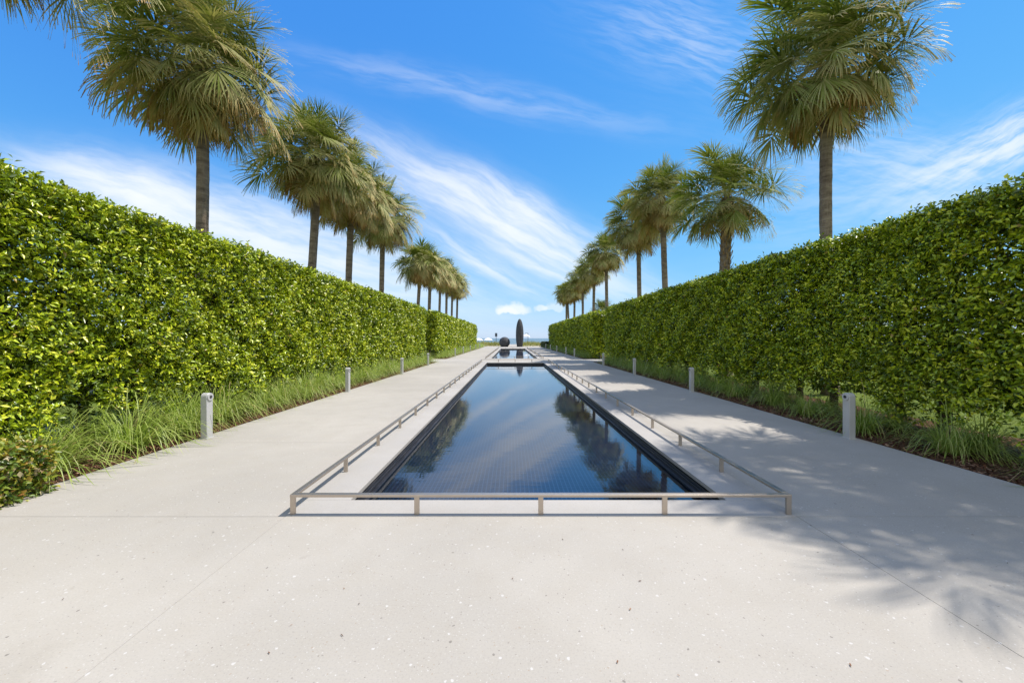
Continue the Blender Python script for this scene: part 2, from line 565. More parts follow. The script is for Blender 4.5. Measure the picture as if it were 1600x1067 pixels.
b = MB()
Z0 = -0.12
def slab(x0, x1, y0, y1):
    b.box(x0, x1, y0, y1, Z0, 0.0)
gj = 0.004
def cells(x0, x1, ys):
    for i in range(len(ys) - 1):
        b.box(x0, x1, ys[i] + gj / 2, ys[i + 1] - gj / 2, Z0, 0.0)
yn = [-9, -4.5, -1.0, 1.25 - 0.4, 3.45]
for x0, x1 in ((-PX, -2.3010), (-2.2990, 2.30 - gj / 2), (2.30 + gj / 2, PX)):
    cells(x0, x1, [-9, -3.6, 3.45])
side = [3.45, 5.9, 10.4, 15, 19.6, 24.2, 26.3, 29.7, 33.2, 37, 41.6, 46.2, 50.8, 55.4, 60.2, 65, 70, 74.4]
for sx in (-1, 1):
    xs = sorted((sx * PX, sx * (2.30 + gj / 2)))
    cells(xs[0], xs[1], side)
    xs = sorted((sx * (PX + gj), sx * 11.5))
    b.box(xs[0], xs[1], GAP[0], GAP[1], Z0, 0.0)
b.box(-2.30, 2.30, 25.95 + gj, 30.1 - gj, Z0, 0.0)
cells(-2.30, 2.30, [60.15, 65, 70, 74.4])
tag(b.build('walkway', M_PATH), 'pale shell-flecked terrazzo walkway running round the pools', 'walkway', kind='structure')
b = MB(); sheet(b, -PX, PX, -9, 3.7, -0.05); sheet(b, -PX, -2.32, 3.7, 74.4, -0.05); sheet(b, 2.32, PX, 3.7, 74.4, -0.05)
tag(b.build('walkway_joint', M_JOINT), kind='structure')


def ring(mb, hw_o, y0o, y1o, hw_i, y0i, y1i, z0, z1):
    mb.box(-hw_o, hw_o, y0o, y0i, z0, z1)
    mb.box(-hw_o, hw_o, y1i, y1o, z0, z1)
    mb.box(-hw_o, -hw_i, y0i, y1i, z0, z1)
    mb.box(hw_i, hw_o, y0i, y1i, z0, z1)


WZ = -0.14
for (hw, ya, yb), (cw, ca, cb), nm in ((P1, C1, 'near'), (P2, C2, 'far')):
    b = MB(); ring(b, cw - 0.001, ca + 0.001, cb - 0.001, hw, ya, yb, -0.045, 0.003)
    tag(b.build('pool_coping', M_COPE, bevel=0.004), 'smooth white concrete coping round the %s reflecting pool' % nm, 'coping', kind='structure')
    b = MB()
    e = 0.02
    # stepped dark wall courses
    for zt, zb, ins in ((-0.046, -0.066, 0.020), (-0.067, -0.098, 0.002), (-0.099, -0.131, -0.012), (-0.132, -0.30, -0.055)):
        ring(b, hw + 0.25, ya - 0.25, yb + 0.25, hw + ins, ya - ins, yb + ins, zb, zt)
    tag(b.build('pool_wall', M_WALL, bevel=0.003), 'dark slate stepped inner wall of the %s reflecting pool' % nm, 'pool wall', kind='structure')
    b = MB(); sheet(b, -hw - 0.1, hw + 0.1, ya - 0.1, yb + 0.1, -0.23)
    tag(b.build('pool_floor', M_TILE), 'dark blue mosaic floor under the %s pool' % nm, 'pool floor', kind='structure')
    b = MB(); sheet(b, -hw - 0.06, hw + 0.06, ya - 0.06, yb + 0.06, WZ)
    tag(b.build('pool_water', M_WATER), 'still dark water of the %s reflecting pool' % nm, 'water', kind='structure')

# planting beds, lawns, beach and sea
bx1 = 7.7
for sx, nm in ((-1, 'left'), (1, 'right')):
    for ya, yb in ((-8.0, GAP[0]), (GAP[1], 74.4)):
        nx, ny = 16, int((yb - ya) / 0.25)
        X, Y = np.meshgrid(np.linspace(PX, bx1, nx), np.linspace(ya, yb, ny))
        Z = -0.035 + 0.03 * np.sin(X * 3.1 + Y * 2.3) * np.sin(Y * 1.7) + rng.uniform(-0.015, 0.015, X.shape) + 0.03 * (X - PX)
        Z[:, 0] = -0.05
        V = np.stack([X * sx, Y, Z], -1).reshape(-1, 3)
        i, j = np.meshgrid(np.arange(ny - 1), np.arange(nx - 1), indexing='ij')
        a = (i * nx + j).ravel()
        F = np.stack([a, a + 1, a + nx + 1, a + nx], 1)
        if sx < 0:
            F = F[:, ::-1]
        tag(np_mesh('mulch_bed', V, F, M_MULCH, smooth=True), kind='structure')
b = MB()
for sx in (-1, 1):
    xs = sorted((sx * bx1, sx * 400)); sheet(b, xs[0], xs[1], -60, GAP[0], -0.02)
    xs = sorted((sx * 11.5, sx * 400)); sheet(b, xs[0], xs[1], GAP[0], GAP[1], -0.02)
    xs = sorted((sx * bx1, sx * 400)); sheet(b, xs[0], xs[1], GAP[1], 74.4, -0.02)
    xs = sorted((sx * PX, sx * bx1)); sheet(b, xs[0], xs[1], -60, -8, -0.02)
sheet(b, -PX, PX, -60, -9, -0.02)
tag(b.build('lawn', M_LAWN), kind='structure')
b = MB()
nxs = 60
xs = np.linspace(-400, 400, nxs); prof = [(74.4, -0.13), (76, 0.1), (79, 0.35), (83, 0.25), (88, -0.5), (100, -1.0), (125, -1.9)]
for i in range(nxs - 1):
    for (ya, za), (yb, zb) in zip(prof[:-1], prof[1:]):
        b.add([(xs[i], ya, za), (xs[i + 1], ya, za), (xs[i + 1], yb, zb), (xs[i], yb, zb)], [(0, 1, 2, 3)])
tag(b.build('beach', M_SAND), kind='structure')
b = MB(); sheet(b, -30000, 30000, 118, 40000, -1.7)
tag(b.build('sea', M_SEA), kind='structure')
b = MB(); b.box(-0.75, 1.0, 74.5, 92, -0.2, 0.52)
# sandy path between the dunes climbs over the berm
b = MB()
for (ya, za), (yb, zb) in zip(prof[:-1], prof[1:]):
    b.add([(-0.6, ya, za + 0.03), (1.05, ya, za + 0.03), (1.05, yb, zb + 0.03), (-0.6, yb, zb + 0.03)], [(0, 1, 2, 3)])
tag(b.build('beach_path', M_PATH), kind='structure')


# ------------------------------------------------------------------ leaves
def leaf_cloud(P, N, size, per, spread, twig, upb=0.5, wr=0.5):
    """P twig roots, N outward normals -> folded leaves; returns verts, tris, tint"""
    n = len(P)
    td = nrm(N * 0.75 + np.array((0, 0, upb)) + rng.normal(0, 0.45, (n, 3)))
    P = np.repeat(P, per, 0); td = np.repeat(td, per, 0); Nn = np.repeat(N, per, 0)
    base = np.repeat(rng.uniform(0, 1, n), per)
    mcount = len(P)
    s = np.tile(np.linspace(0, 1, per), n)
    org = P + td * (s * twig)[:, None] + rng.normal(0, 0.012, (mcount, 3))
    rnd = nrm(rng.normal(0, 1, (mcount, 3)))
    perp = nrm(rnd - td * (rnd * td).sum(1, keepdims=True))
    ld = nrm(td * (0.25 + 0.75 * s)[:, None] + perp * spread + np.array((0, 0, -0.12)))
    hint = nrm(Nn * 0.5 + np.array((0, 0, 0.75)) + rng.normal(0, 0.45, (mcount, 3)))
    side = nrm(np.cross(ld, hint)); nn = np.cross(side, ld)
    L = size * rng.uniform(0.65, 1.25, mcount)
    Wd = L * wr * rng.uniform(0.8, 1.15, mcount) * 0.5
    mid = org + ld * (L * 0.48)[:, None]
    tip = org + ld * L[:, None] - nn * (L * 0.16)[:, None]
    fold = nn * (Wd * 0.35)[:, None]
    lft = mid + side * Wd[:, None] + fold; rgt = mid - side * Wd[:, None] + fold
    V = np.stack([org, rgt, tip, lft], 1).reshape(-1, 3)
    b0 = np.arange(mcount) * 4
    F = np.concatenate([np.stack([b0, b0 + 1, b0 + 2], 1), np.stack([b0, b0 + 2, b0 + 3], 1)])
    tint = np.clip(0.72 * base ** 1.3 + 0.30 * rng.uniform(0, 1, mcount) - 0.01 + 0.18 * s * base, 0, 0.97)
    tint[rng.uniform(0, 1, mcount) > 0.994] = 1.0
    return V, F, np.repeat(tint, 4)


def lump(a, b_, ph):
    return (np.sin(a * 1.7 + ph) * np.sin(b_ * 2.1 + ph * 1.7) + 0.7 * np.sin(a * 4.3 + ph * 2.1 + b_ * 1.1) * np.sin(b_ * 3.7 - ph)
            + 0.45 * np.sin(a * 9.1 - ph + b_ * 3.0) * np.sin(b_ * 8.3 + ph * 3)) / 2.1


def hedge(label, sx, y0, y1, xi, xo, h, sections, trunk_ys, group, ph):
    root = empty('hedge', (sx * (xi + xo) / 2, (y0 + y1) / 2, 0), label, 'hedge', group)
    off = np.array(root.location)
    VV = []; FF = []; TT = []; nv = 0
    for (ya, yb, size, dens, per) in sections:
        faces = [('in', (yb - ya) * h, 1.0), ('out', (yb - ya) * h, 0.55), ('top', (yb - ya) * (xo - xi), 1.0)]
        if ya == y0: faces.append(('e0', (xo - xi) * h, 1.0))
        if yb == y1: faces.append(('e1', (xo - xi) * h, 0.8))
        for kind, area, mul in faces:
            n = int(area * dens * mul)
            u = rng.uniform(0, 1, n); v = rng.uniform(0, 1, n)
            dep = np.where(rng.uniform(0, 1, n) < 0.62, np.abs(rng.normal(0, 0.085, n)), rng.uniform(0.05, 0.62, n))
            if kind in ('in', 'out'):
                y = ya + u * (yb - ya); z = v * h
                o = 0.17 * lump(y, z, ph) + 0.07 * lump(y * 2.7, z * 2.7, ph + 1)
                x = (xi - o + dep) if kind == 'in' else (xo + o - dep)
                N = np.stack([np.full(n, -1.0 if kind == 'in' else 1.0), np.zeros(n), np.zeros(n)], 1)
            elif kind == 'top':
                y = ya + u * (yb - ya); x = xi + v * (xo - xi)
                z = h + 0.05 * lump(y, x, ph + 3) - dep
                sprout = rng.uniform(0, 1, n) < 0.03
                z = z + np.where(sprout, rng.uniform(0.02, 0.16, n), 0)
                N = np.tile((0, 0, 1.0), (n, 1))
            else:
                x = xi + u * (xo - xi); z = v * h
                y = (y0 + dep) if kind == 'e0' else (y1 - dep)
                y = y + 0.08 * lump(x, z, ph) * (1 if kind == 'e1' else -1)
                N = np.tile((0, -1.0 if kind == 'e0' else 1.0, 0), (n, 1))
            # ragged lower edge and thin places
            low = 0.38 + 0.30 * np.sin(y * 1.9 + ph) * np.sin(y * 0.83 + ph * 2) + 0.16 * np.sin(y * 6.1 + ph)
            pk = np.clip((z - low) / 0.55 + 0.15, 0.0, 1)
            hole = lump(y * 1.25 + 5, z * 1.35 + ph, ph + 2)
            pk = np.where(hole < -0.45, pk * 0.45, pk)
            keep = (rng.uniform(0, 1, n) < pk) & (z > 0.12)
            P = np.stack([x * sx, y, z], 1)[keep]; Nk = N[keep] * np.array((sx, 1, 1))
            V, F, T = leaf_cloud(P, Nk, size, per, 0.85, size * 1.25)
            VV.append(V); FF.append(F + nv); TT.append(T); nv += len(V)
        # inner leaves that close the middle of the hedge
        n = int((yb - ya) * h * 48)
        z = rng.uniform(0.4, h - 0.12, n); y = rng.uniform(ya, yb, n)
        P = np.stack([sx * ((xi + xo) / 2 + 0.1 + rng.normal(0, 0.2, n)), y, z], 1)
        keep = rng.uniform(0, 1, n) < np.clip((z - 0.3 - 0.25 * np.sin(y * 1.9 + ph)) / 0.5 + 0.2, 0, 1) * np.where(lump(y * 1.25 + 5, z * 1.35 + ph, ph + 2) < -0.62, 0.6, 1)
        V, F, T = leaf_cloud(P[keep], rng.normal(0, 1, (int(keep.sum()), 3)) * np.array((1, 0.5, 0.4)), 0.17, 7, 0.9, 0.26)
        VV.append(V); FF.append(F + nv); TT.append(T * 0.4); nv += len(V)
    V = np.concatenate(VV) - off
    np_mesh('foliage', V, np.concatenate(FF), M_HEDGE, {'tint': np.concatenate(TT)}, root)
    xc = (xi + xo) / 2
    for ty in trunk_ys:
        mb = MB()
        x = sx * (xc + random.uniform(-0.2, 0.12)) - off[0]; y = ty - off[1]
        for s in range(random.choice((1, 1, 2))):
            bx = x + s * random.uniform(-0.14, 0.14); by = y + s * 0.16
            lx = random.uniform(-0.12, 0.12); ly = random.uniform(-0.2, 0.2)
            pts = [(bx + lx * q + 0.03 * sin(q * 7), by + ly * q, -0.1 + q * (h - 0.5)) for q in np.linspace(0, 1, 8)]
            r0 = random.uniform(0.055, 0.085)
            mb.tube(pts, [r0 * (1.15 - 0.7 * q) for q in np.linspace(0, 1, 8)], 8, wob=0.08)
            for _ in range(7):
                q = random.uniform(0.22, 0.85); p0 = np.array(pts[0]) * (1 - q) + np.array(pts[-1]) * q
                d = np.array((random.uniform(-0.6, 0.6), random.uniform(-0.8, 0.8), random.uniform(0.3, 0.8)))
                mb.tube([p0, p0 + d * 0.45 + (0, 0, 0.05), p0 + d * 0.95 + (0, 0, 0.2)], [r0 * 0.42, r0 * 0.28, r0 * 0.1], 5)
        mb.build('trunk', M_STEM, root, smooth=True)
    return root


HI, HO, HH = 6.17, 7.5, 3.56
near_sec = [(-1.5, 2.6, 0.10, 150, 5), (2.6, 8.0, 0.072, 640, 5), (8.0, 15.0, 0.086, 440, 5), (15.0, 26.1, 0.108, 270, 5)]
far_sec = [(29.7, 44.0, 0.16, 110, 5), (44.0, 63.6, 0.20, 75, 5)]
ty1 = [0.8, 2.4, 3.9, 4.9, 5.9, 6.6, 8.1, 9.2, 10.6, 12.0, 13.6, 15.1, 16.8, 18.4, 20.2, 22.0, 23.6, 25.2]
ty2 = [30.6, 33.5, 37, 41, 45, 49, 53, 58, 62]
G = 'tall clipped hedges along the walkway'
hedge('long sunlit yellow-green hedge along the left walkway edge, before the gap', -1, -1.5, 26.1, HI, HO, HH, near_sec, ty1, G, 0.4)
hedge('long shaded dark green hedge along the right walkway edge, before the gap', 1, -1.5, 26.1, HI, HO, HH, near_sec, [y + 0.35 for y in ty1], G, 2.3)
hedge('distant sunlit hedge continuing left of the walkway beyond the dark gap', -1, 29.7, 63.6, HI, HO, HH, far_sec, ty2, G, 1.1)
hedge('distant shaded hedge continuing right of the walkway beyond the gap', 1, 29.7, 63.6, HI, HO, HH - 0.05, far_sec, ty2, G, 3.7)


# low clipped plants
def box_plant(name, label, cat, x0, x1, y0, y1, h, size, dens, mat, nr=3):
    root = empty(name, ((x0 + x1) / 2, (y0 + y1) / 2, 0), label, cat)
    off = np.array(root.location)
    Ps = []; Ns = []
    for kind, area in (('x0', (y1 - y0) * h), ('x1', (y1 - y0) * h), ('y0', (x1 - x0) * h), ('y1', (x1 - x0) * h), ('t', (x1 - x0) * (y1 - y0))):
        n = int(area * dens); u = rng.uniform(0, 1, n); v = rng.uniform(0, 1, n); d = np.abs(rng.normal(0, 0.045, n)) - 0.01
        lm = 0.04 * lump(u * 8, v * 8, 1.0)
        if kind == 'x0': P = np.stack([x0 + d - lm, y0 + u * (y1 - y0), v * h], 1); N = (-1, 0, 0)
        if kind == 'x1': P = np.stack([x1 - d + lm, y0 + u * (y1 - y0), v * h], 1); N = (1, 0, 0)
        if kind == 'y0': P = np.stack([x0 + u * (x1 - x0), y0 + d - lm, v * h], 1); N = (0, -1, 0)
        if kind == 'y1': P = np.stack([x0 + u * (x1 - x0), y1 - d + lm, v * h], 1); N = (0, 1, 0)
        if kind == 't': P = np.stack([x0 + u * (x1 - x0), y0 + v * (y1 - y0), h - d + lm], 1); N = (0, 0, 1)
        Ps.append(P); Ns.append(np.tile(np.array(N, float), (n, 1)))
    V, F, T = leaf_cloud(np.concatenate(Ps), np.concatenate(Ns), size, 4, 0.8, size, 0.35, 0.55)
    np_mesh('foliage', V - off, F, mat, {'tint': np.clip(T * 1.05, 0, 0.93)}, root)
    for _ in range(12):
        mb = MB()
        px = random.uniform(x0 + .12, x1 - .12) - off[0]; py = random.uniform(y0 + .12, y1 - .12) - off[1]
        mb.tube([(px, py, -0.06), (px + random.uniform(-.05, .05), py + random.uniform(-.05, .05), h * 0.85)], [0.014, 0.008], 5)
        mb.build('stem', M_STEM, root)
    return root


box_plant('clipped_shrub', 'low clipped shrub of variegated yellow, green and russet leaves at the bed edge', 'shrub', -6.05, -5.10, 1.0, 4.02, 0.49, 0.055, 1100, M_VARI)
box_plant('clipped_shrub', 'low dark green clipped hedge at the far end of the right bed', 'shrub', 5.45, 6.3, 62.0, 72.5, 0.85, 0.12, 90, M_LOWH)

# ------------------------------------------------------------------ fan palms
UPV = np.array((0, 0, 1.0))


def frond_geo(az, el, Lp, Rf, gp, gs, dry, V, F, A, nseg=42):
    d = np.array((cos(el) * cos(az), cos(el) * sin(az), sin(el)))
    p = np.array((0.10 * cos(az), 0.10 * sin(az), random.uniform(-0.35, 0.12)))
    side = np.array((-sin(az), cos(az), 0.0))
    steps = 5
    # petiole
    pts = [p.copy()]; ds = [d.copy()]
    for i in range(steps):
        d = d + np.array((0, 0, -gp / steps)); d /= np.linalg.norm(d)
        p = p + d * Lp / steps
        pts.append(p.copy()); ds.append(d.copy())
    o = len(V)
    for i, q in enumerate(pts):
        w = 0.028 - 0.014 * i / steps
        V.append(q - side * w); V.append(q + side * w)
        A += [min(1, 0.35 + 0.45 * dry)] * 2
    for i in range(steps):
        a = o + 2 * i; F.append((a, a + 1, a + 3, a + 2))
    # blade: segments spring from an arching midrib
    cst = []
    q = p.copy(); dc = d.copy()
    nco = 6; Lc = Rf * 0.34
    for i in range(nco):
        cst.append((q.copy(), dc.copy()))
        dc = dc + np.array((0, 0, -0.07 - 0.10 * gs)); dc /= np.linalg.norm(dc)
        q = q + dc * Lc / (nco - 1)
    twist = random.uniform(-0.5, 0.5)
    amax = R(random.uniform(128, 152))
    for s_ in range(nseg):
        a = -amax + 2 * amax * (s_ + 0.5) / nseg + random.uniform(-0.02, 0.02)
        tt = abs(a) / amax
        ci = int(round((1 - tt) ** 1.25 * (nco - 1)))
        q0, d0 = cst[ci]
        n0 = np.cross(side, d0)                      # blade normal
        if n0[2] < 0 and el > -0.2: n0 = -n0
        n0 = n0 / (np.linalg.norm(n0) + 1e-9)
        sd = side * cos(twist) + n0 * sin(twist)
        aa = a * (0.86 + 0.14 * tt)
        dr = d0 * cos(aa) + sd * sin(aa) + n0 * (0.22 * abs(sin(aa)))
        dr /= np.linalg.norm(dr)
        L = Rf * (1.0 - 0.26 * tt * tt) * (1 - 0.24 * (1 - tt) ** 1.25) * random.uniform(0.84, 1.08)
        wv = np.cross(dr, n0); wv /= np.linalg.norm(wv) + 1e-9
        hw = 0.0200 * 42 / nseg
        sgt = random.uniform(-0.13, 0.13)
        prof = (0.45, 1.0, 0.86, 0.52, 0.10)
        qq = q0.copy(); o = len(V); g = gs * random.uniform(0.7, 1.35)
        jig = random.uniform(-0.22, 0.22)
        for i in range(5):
            V.append(qq - wv * hw * prof[i] + n0 * 0.006); V.append(qq + wv * hw * prof[i] - n0 * 0.006)
            tip = max(0.0, (i - 2) / 2.0) ** 1.5
            A += [float(np.clip(dry + sgt + tip * (0.20 + 0.45 * dry), 0, 1))] * 2
            if i < 4:
                f_ = (i + 0.6) / 4
                dr = dr + np.array((0, 0, -g * f_ ** 2.3 * 1.05)) + wv * jig * 0.35
                dr /= np.linalg.norm(dr)
                qq = qq + dr * L / 4
        for i in range(4):
            a_ = o + 2 * i; F.append((a_, a_ + 1, a_ + 3, a_ + 2))


def crown_mesh(nf, Rtot, open_=0.0, dryness=0.0, nseg=56):
    V = []; F = []; A = []
    ga = pi * (3 - sqrt(5)); a0 = random.uniform(0, 6.28)
    for i in range(nf):
        f = (i + 0.5) / nf                           # 0 young .. 1 old
        el = R(85 - (158 - 22 * open_) * f ** (0.97 + 0.2 * open_)) + random.uniform(-0.13, 0.13)
        az = a0 + i * ga + random.uniform(-0.2, 0.2)
        sc = Rtot / 2.7 * random.uniform(0.88, 1.1)
        Lp = (0.95 + 0.50 * sin(pi * min(1, 0.10 + f * 0.75))) * random.uniform(0.56, 1.08) * sc
        Rf = (0.98 + 0.16 * sin(pi * f)) * sc
        gs = (0.12 + 0.62 * min(1, f * 1.3)) * (1 - 0.45 * open_) * random.uniform(0.6, 1.4)
        gp = (0.52 - 0.34 * f) * (1 - 0.2 * open_) * random.uniform(0.7, 1.3)
        dry = 0.10 + 0.30 * f + random.uniform(-0.10, 0.14) + dryness * f
        if f > 0.80 and random.random() < 0.42: dry = random.uniform(0.52, 0.92) - 0.25 * open_
        if f < 0.16: dry = random.uniform(0.05, 0.25)
        frond_geo(az, el, Lp, Rf, gp, gs, max(0.0, min(1, dry)), V, F, A, nseg)
    return np.array(V), np.array(F), np.array(A)


CR = [crown_mesh(122, 2.95, 0.0, 0.12), crown_mesh(116, 2.9, 0.12, 0.02), crown_mesh(116, 2.75, 0.05, 0.10), crown_mesh(76, 2.75, 0.6, -0.14),
      crown_mesh(112, 2.65, 0.1, 0.16), crown_mesh(74, 2.85, 0.25, 0.05)]
CRM = {}
CRLO = [crown_mesh(108, 2.6, 0.05, 0.14, 26), crown_mesh(106, 2.55, 0.1, 0.08, 26), crown_mesh(106, 2.5, 0.0, 0.18, 26)]


def crown_obj(key, geo, parent, loc, rz, sc):
    if key not in CRM:
        V, F, A = geo
        o = np_mesh('crown', V, F, M_FROND, {'tint': A}, parent)
        CRM[key] = o.data
    else:
        o = bpy.data.objects.new('crown', CRM[key]); COL.objects.link(o); o.parent = parent
    o.location = loc; o.rotation_euler = (0, 0, rz); o.scale = (sc, sc, sc)
    return o


def palm(label, x, y, zj, lean, key, geo, rz, sc, r=0.185, boots=0.0, group='palms behind the hedges'):
    """zj = height where the trunk meets the crown; lean = (dx, dy) of the crown"""
    root = empty('palm_tree', (x, y, 0), label, 'palm tree', group)
    top = zj + 1.15 * sc
    mb = MB(); pts = []; rad = []
    ns = 46
    for i in range(ns):
        q = i / (ns - 1)
        pts.append((lean[0] * q ** 1.5 + 0.03 * sin(q * 5 + x), lean[1] * q ** 1.5 + 0.03 * sin(q * 6 + y), -0.15 + q * (top + 0.15)))
        rad.append(r * (1.18 - 0.30 * min(1, q * 2.2) ** 0.6 + 0.18 * max(0, (q - 0.78) / 0.22) + 0.5 * max(0, 0.05 - q) / 0.05) * (1 + 0.018 * sin(q * 130 + x)))
    mb.tube(pts, rad, 16, wob=0.022)
    mb.build('trunk', M_BARK, root, smooth=True, angle=60)
    # old leaf bases criss-crossed under the crown
    bb = MB()
    z0 = max(1.0, zj - boots); z1 = top - 0.25
    nb = int((z1 - z0) * 26)
    for i in range(nb):
        z = z0 + (z1 - z0) * (i + random.random()) / nb
        q = (z + 0.15) / (top + 0.15); a = i * 2.399
        cx = lean[0] * q ** 1.5; cy = lean[1] * q ** 1.5
        u = np.array((cos(a), sin(a), 0)); w = np.array((-sin(a), cos(a), 0)); rr = r * 0.86
        c0 = np.array((cx, cy, z)) + u * rr * 0.96
        L = random.uniform(0.16, 0.30); out = random.uniform(0.05, 0.13); hw = random.uniform(0.030, 0.05)
        c1 = c0 + u * out * 0.6 + np.array((0, 0, L * 0.6)) + w * random.uniform(-.04, .04)
        c2 = c0 + u * out + np.array((0, 0, L)) + w * random.uniform(-.08, .08)
        t3 = u * 0.022
        vs = [c0 - w * hw, c0 + w * hw, c1 - w * hw * .8, c1 + w * hw * .8, c2 - w * hw * .45, c2 + w * hw * .45,
              c0 - t3, c1 - t3, c2 - t3 * 0.4]
        bb.add(vs, [(0, 1, 3, 2), (2, 3, 5, 4), (0, 2, 7, 6), (2, 4, 8, 7), (1, 6, 7, 3), (3, 7, 8, 5), (4, 5, 8)])
    bb.build('leaf_bases', M_BOOT, root)
    crown_obj(key, geo, root, (lean[0], lean[1], top + 0.12), rz, sc)
    return root


PXX = 8.9
LP = [  # y, z of crown joint, lean, variant, scale
    (5.6, 8.0, (0.1, -0.1), 1, 1.05), (10.7, 8.05, (0.0, 0.0), 0, 1.0), (16.4, 8.05, (0.35, 0.0), 2, 1.08), (20.3, 8.2, (0.12, 0.1), 4, 1.08), (25.5, 8.5, (0.1, 0.0), 1, 1.08),
    (35.0, 7.2, (0.35, 0.0), 10, 1.1), (40.3, 7.8, (0.1, 0.0), 11, 1.08), (46.1, 8.3, (0.1, 0), 12, 1.1), (51.2, 8.6, (0.0, 0), 10, 1.08), (55.6, 8.6, (0.1, 0), 11, 1.08), (60.9, 8.5, (0.1, 0), 12, 1.1)]
RP = [
    (5.75, 9.3, (0.1, 0.0), 5, 0.98), (11.06, 8.3, (-0.15, 0.0), 1, 1.0), (16.5, 6.45, (0.1, 0.0), 3, 1.0), (22.5, 8.6, (-0.35, 0.0), 4, 1.02), (27.2, 8.5, (-0.2, 0.0), 2, 1.08),
    (36.3, 8.5, (-0.25, 0.0), 10, 0.98), (42.5, 8.1, (0.0, 0.0), 11, 1.0), (48.6, 8.0, (-0.15, 0), 12, 0.98), (55.5, 7.6, (0.0, 0), 10, 0.98), (59.8, 7.7, (-0.5, 0), 11, 0.95), (63.2, 7.8, (-0.1, 0), 12, 0.95)]
for side_, rows in ((-1, LP), (1, RP)):
    nm = 'left' if side_ < 0 else 'right'
    for i, (y, zj, lean, kv, sc) in enumerate(rows):
        geo = CR[kv] if kv < 10 else CRLO[kv - 10]
        if i == 0:
            lab = ('fan palm at the top %s corner, only hanging fronds showing' % nm)
        elif side_ > 0 and i == 2:
            lab = 'short thick fan palm with rough trunk and open bright green crown'
        elif i == 1:
            lab = 'biggest full-crowned fan palm standing behind the %s hedge' % nm
        else:
            lab = '%s fan palm along the row behind the %s hedge' % (ORD[i], nm)
        palm(lab, side_ * PXX, y, zj, lean, kv, geo, random.uniform(0, 6.28), sc,
             r=0.235 if (side_ > 0 and i == 2) else (0.168 if i == 1 else random.uniform(0.165, 0.19)), boots=3.4 if (side_ > 0 and i == 2) else random.uniform(0.5, 1.0))

palm('small young palm whose tuft just tops the far right hedge', 10.2, 44.0, 4.0, (0, 0), 3, CR[3], 1.0, 0.62, r=0.16, boots=0.4)

# ------------------------------------------------------------------ rails round the pools
def guard_rail(label, hw, ya, yb, nx, ny):
    root = empty('guard_rail', (0, ya, 0), label, 'guard rail', 'low metal guard rails round the pools')
    h, tk, wd = 0.185, 0.025, 0.05
    b = MB()
    L = yb - ya
    b.box(-hw, hw, 0, wd, h - tk, h)
    b.box(-hw, hw, L - wd, L, h - tk, h)
    b.box(-hw, -hw + wd, wd, L - wd, h - tk, h)
    b.box(hw - wd, hw, wd, L - wd, h - tk, h)
    b.build('top_bar', M_RAIL, root, bevel=0.003)
    pw, pd = 0.045, 0.022
    spots = []
    for i in range(nx + 1):
        x = -hw + pw / 2 + (2 * hw - pw) * i / nx
        spots += [(x, pd / 2 + 0.003), (x, L - pd / 2 - 0.003)]
    for i in range(1, ny):
        y = L * i / ny
        spots += [(-hw + 0.025, y), (hw - 0.025, y)]
    pm = None
    for (x, y) in spots:
        if pm is None:
            q = MB(); q.box(-pw / 2, pw / 2, -pd / 2, pd / 2, 0.0035, h - tk)
            o = q.build('post', M_RAIL, root, bevel=0.002); pm = o
        else:
            o = pm.copy(); COL.objects.link(o); o.parent = root
        o.location = (x, y, 0)
    return root


guard_rail('low champagne metal guard rail enclosing the near pool', 2.275, 3.478, 25.92, 4, 20)
guard_rail('low champagne metal guard rail enclosing the distant pool', 2.275, 30.14, 60.1, 4, 26)

# ------------------------------------------------------------------ bollard lights
def bollard(label, x, y, sx, z=0.0):
    root = empty('bollard_light', (x, y, z), label, 'bollard light', 'grey bollard lights along the walkway')
    w, d, h = 0.10, 0.128, 0.725
    prof = [(-d / 2, 0), (d / 2, 0)] + [(d / 2 * cos(a), h - d / 2 + d / 2 * sin(a)) for a in np.linspace(0, pi, 17)]
    n = len(prof)
    q = MB()
    q.add([(-w / 2, a, b_) for a, b_ in prof] + [(w / 2, a, b_) for a, b_ in prof],
          [(i, (i + 1) % n, n + (i + 1) % n, n + i) for i in range(n)] + [tuple(range(n))[::-1], tuple(range(n, 2 * n))])
    q.build('body', M_BOLL, root, smooth=True, bevel=0.006)
    f = -sx
    cz = h - d / 2
    def cx(a, b_): return tuple(sorted((f * a, f * b_)))
    q = MB(); q.cyl_x(*cx(w / 2 - 0.002, w / 2 + 0.016), 0, cz, d / 2 - 0.003)
    hd = q.build('lamp_head', M_BOLL, root, smooth=True, bevel=0.004)
    q = MB(); q.cyl_x(*cx(w / 2 + 0.014, w / 2 + 0.022), 0, cz, 0.024, 20)
    q.build('lens', M_LENS, hd, smooth=True)
    q = MB(); q.box(-w / 2 - 0.012, w / 2 + 0.012, -d / 2 - 0.012, d / 2 + 0.012, -0.10, 0.012)
    q.build('base_plate', M_BOLL, root, bevel=0.003)
    return root


BLY = [6.17, 11.5, 17.2, 22.6, 33.6, 39.2, 46.0, 53.0, 60.0]
BRY = [6.17, 11.55, 16.9, 22.6, 32.9, 38.0, 45.6, 53.0, 60.0]
for sx, ys, nm in ((-1, BLY, 'left'), (1, BRY, 'right')):
    for i, y in enumerate(ys):
        bollard('grey post light, %s from the near end of the %s walkway edge' % (ORD[i], nm), sx * (PX - 0.12), y, sx)

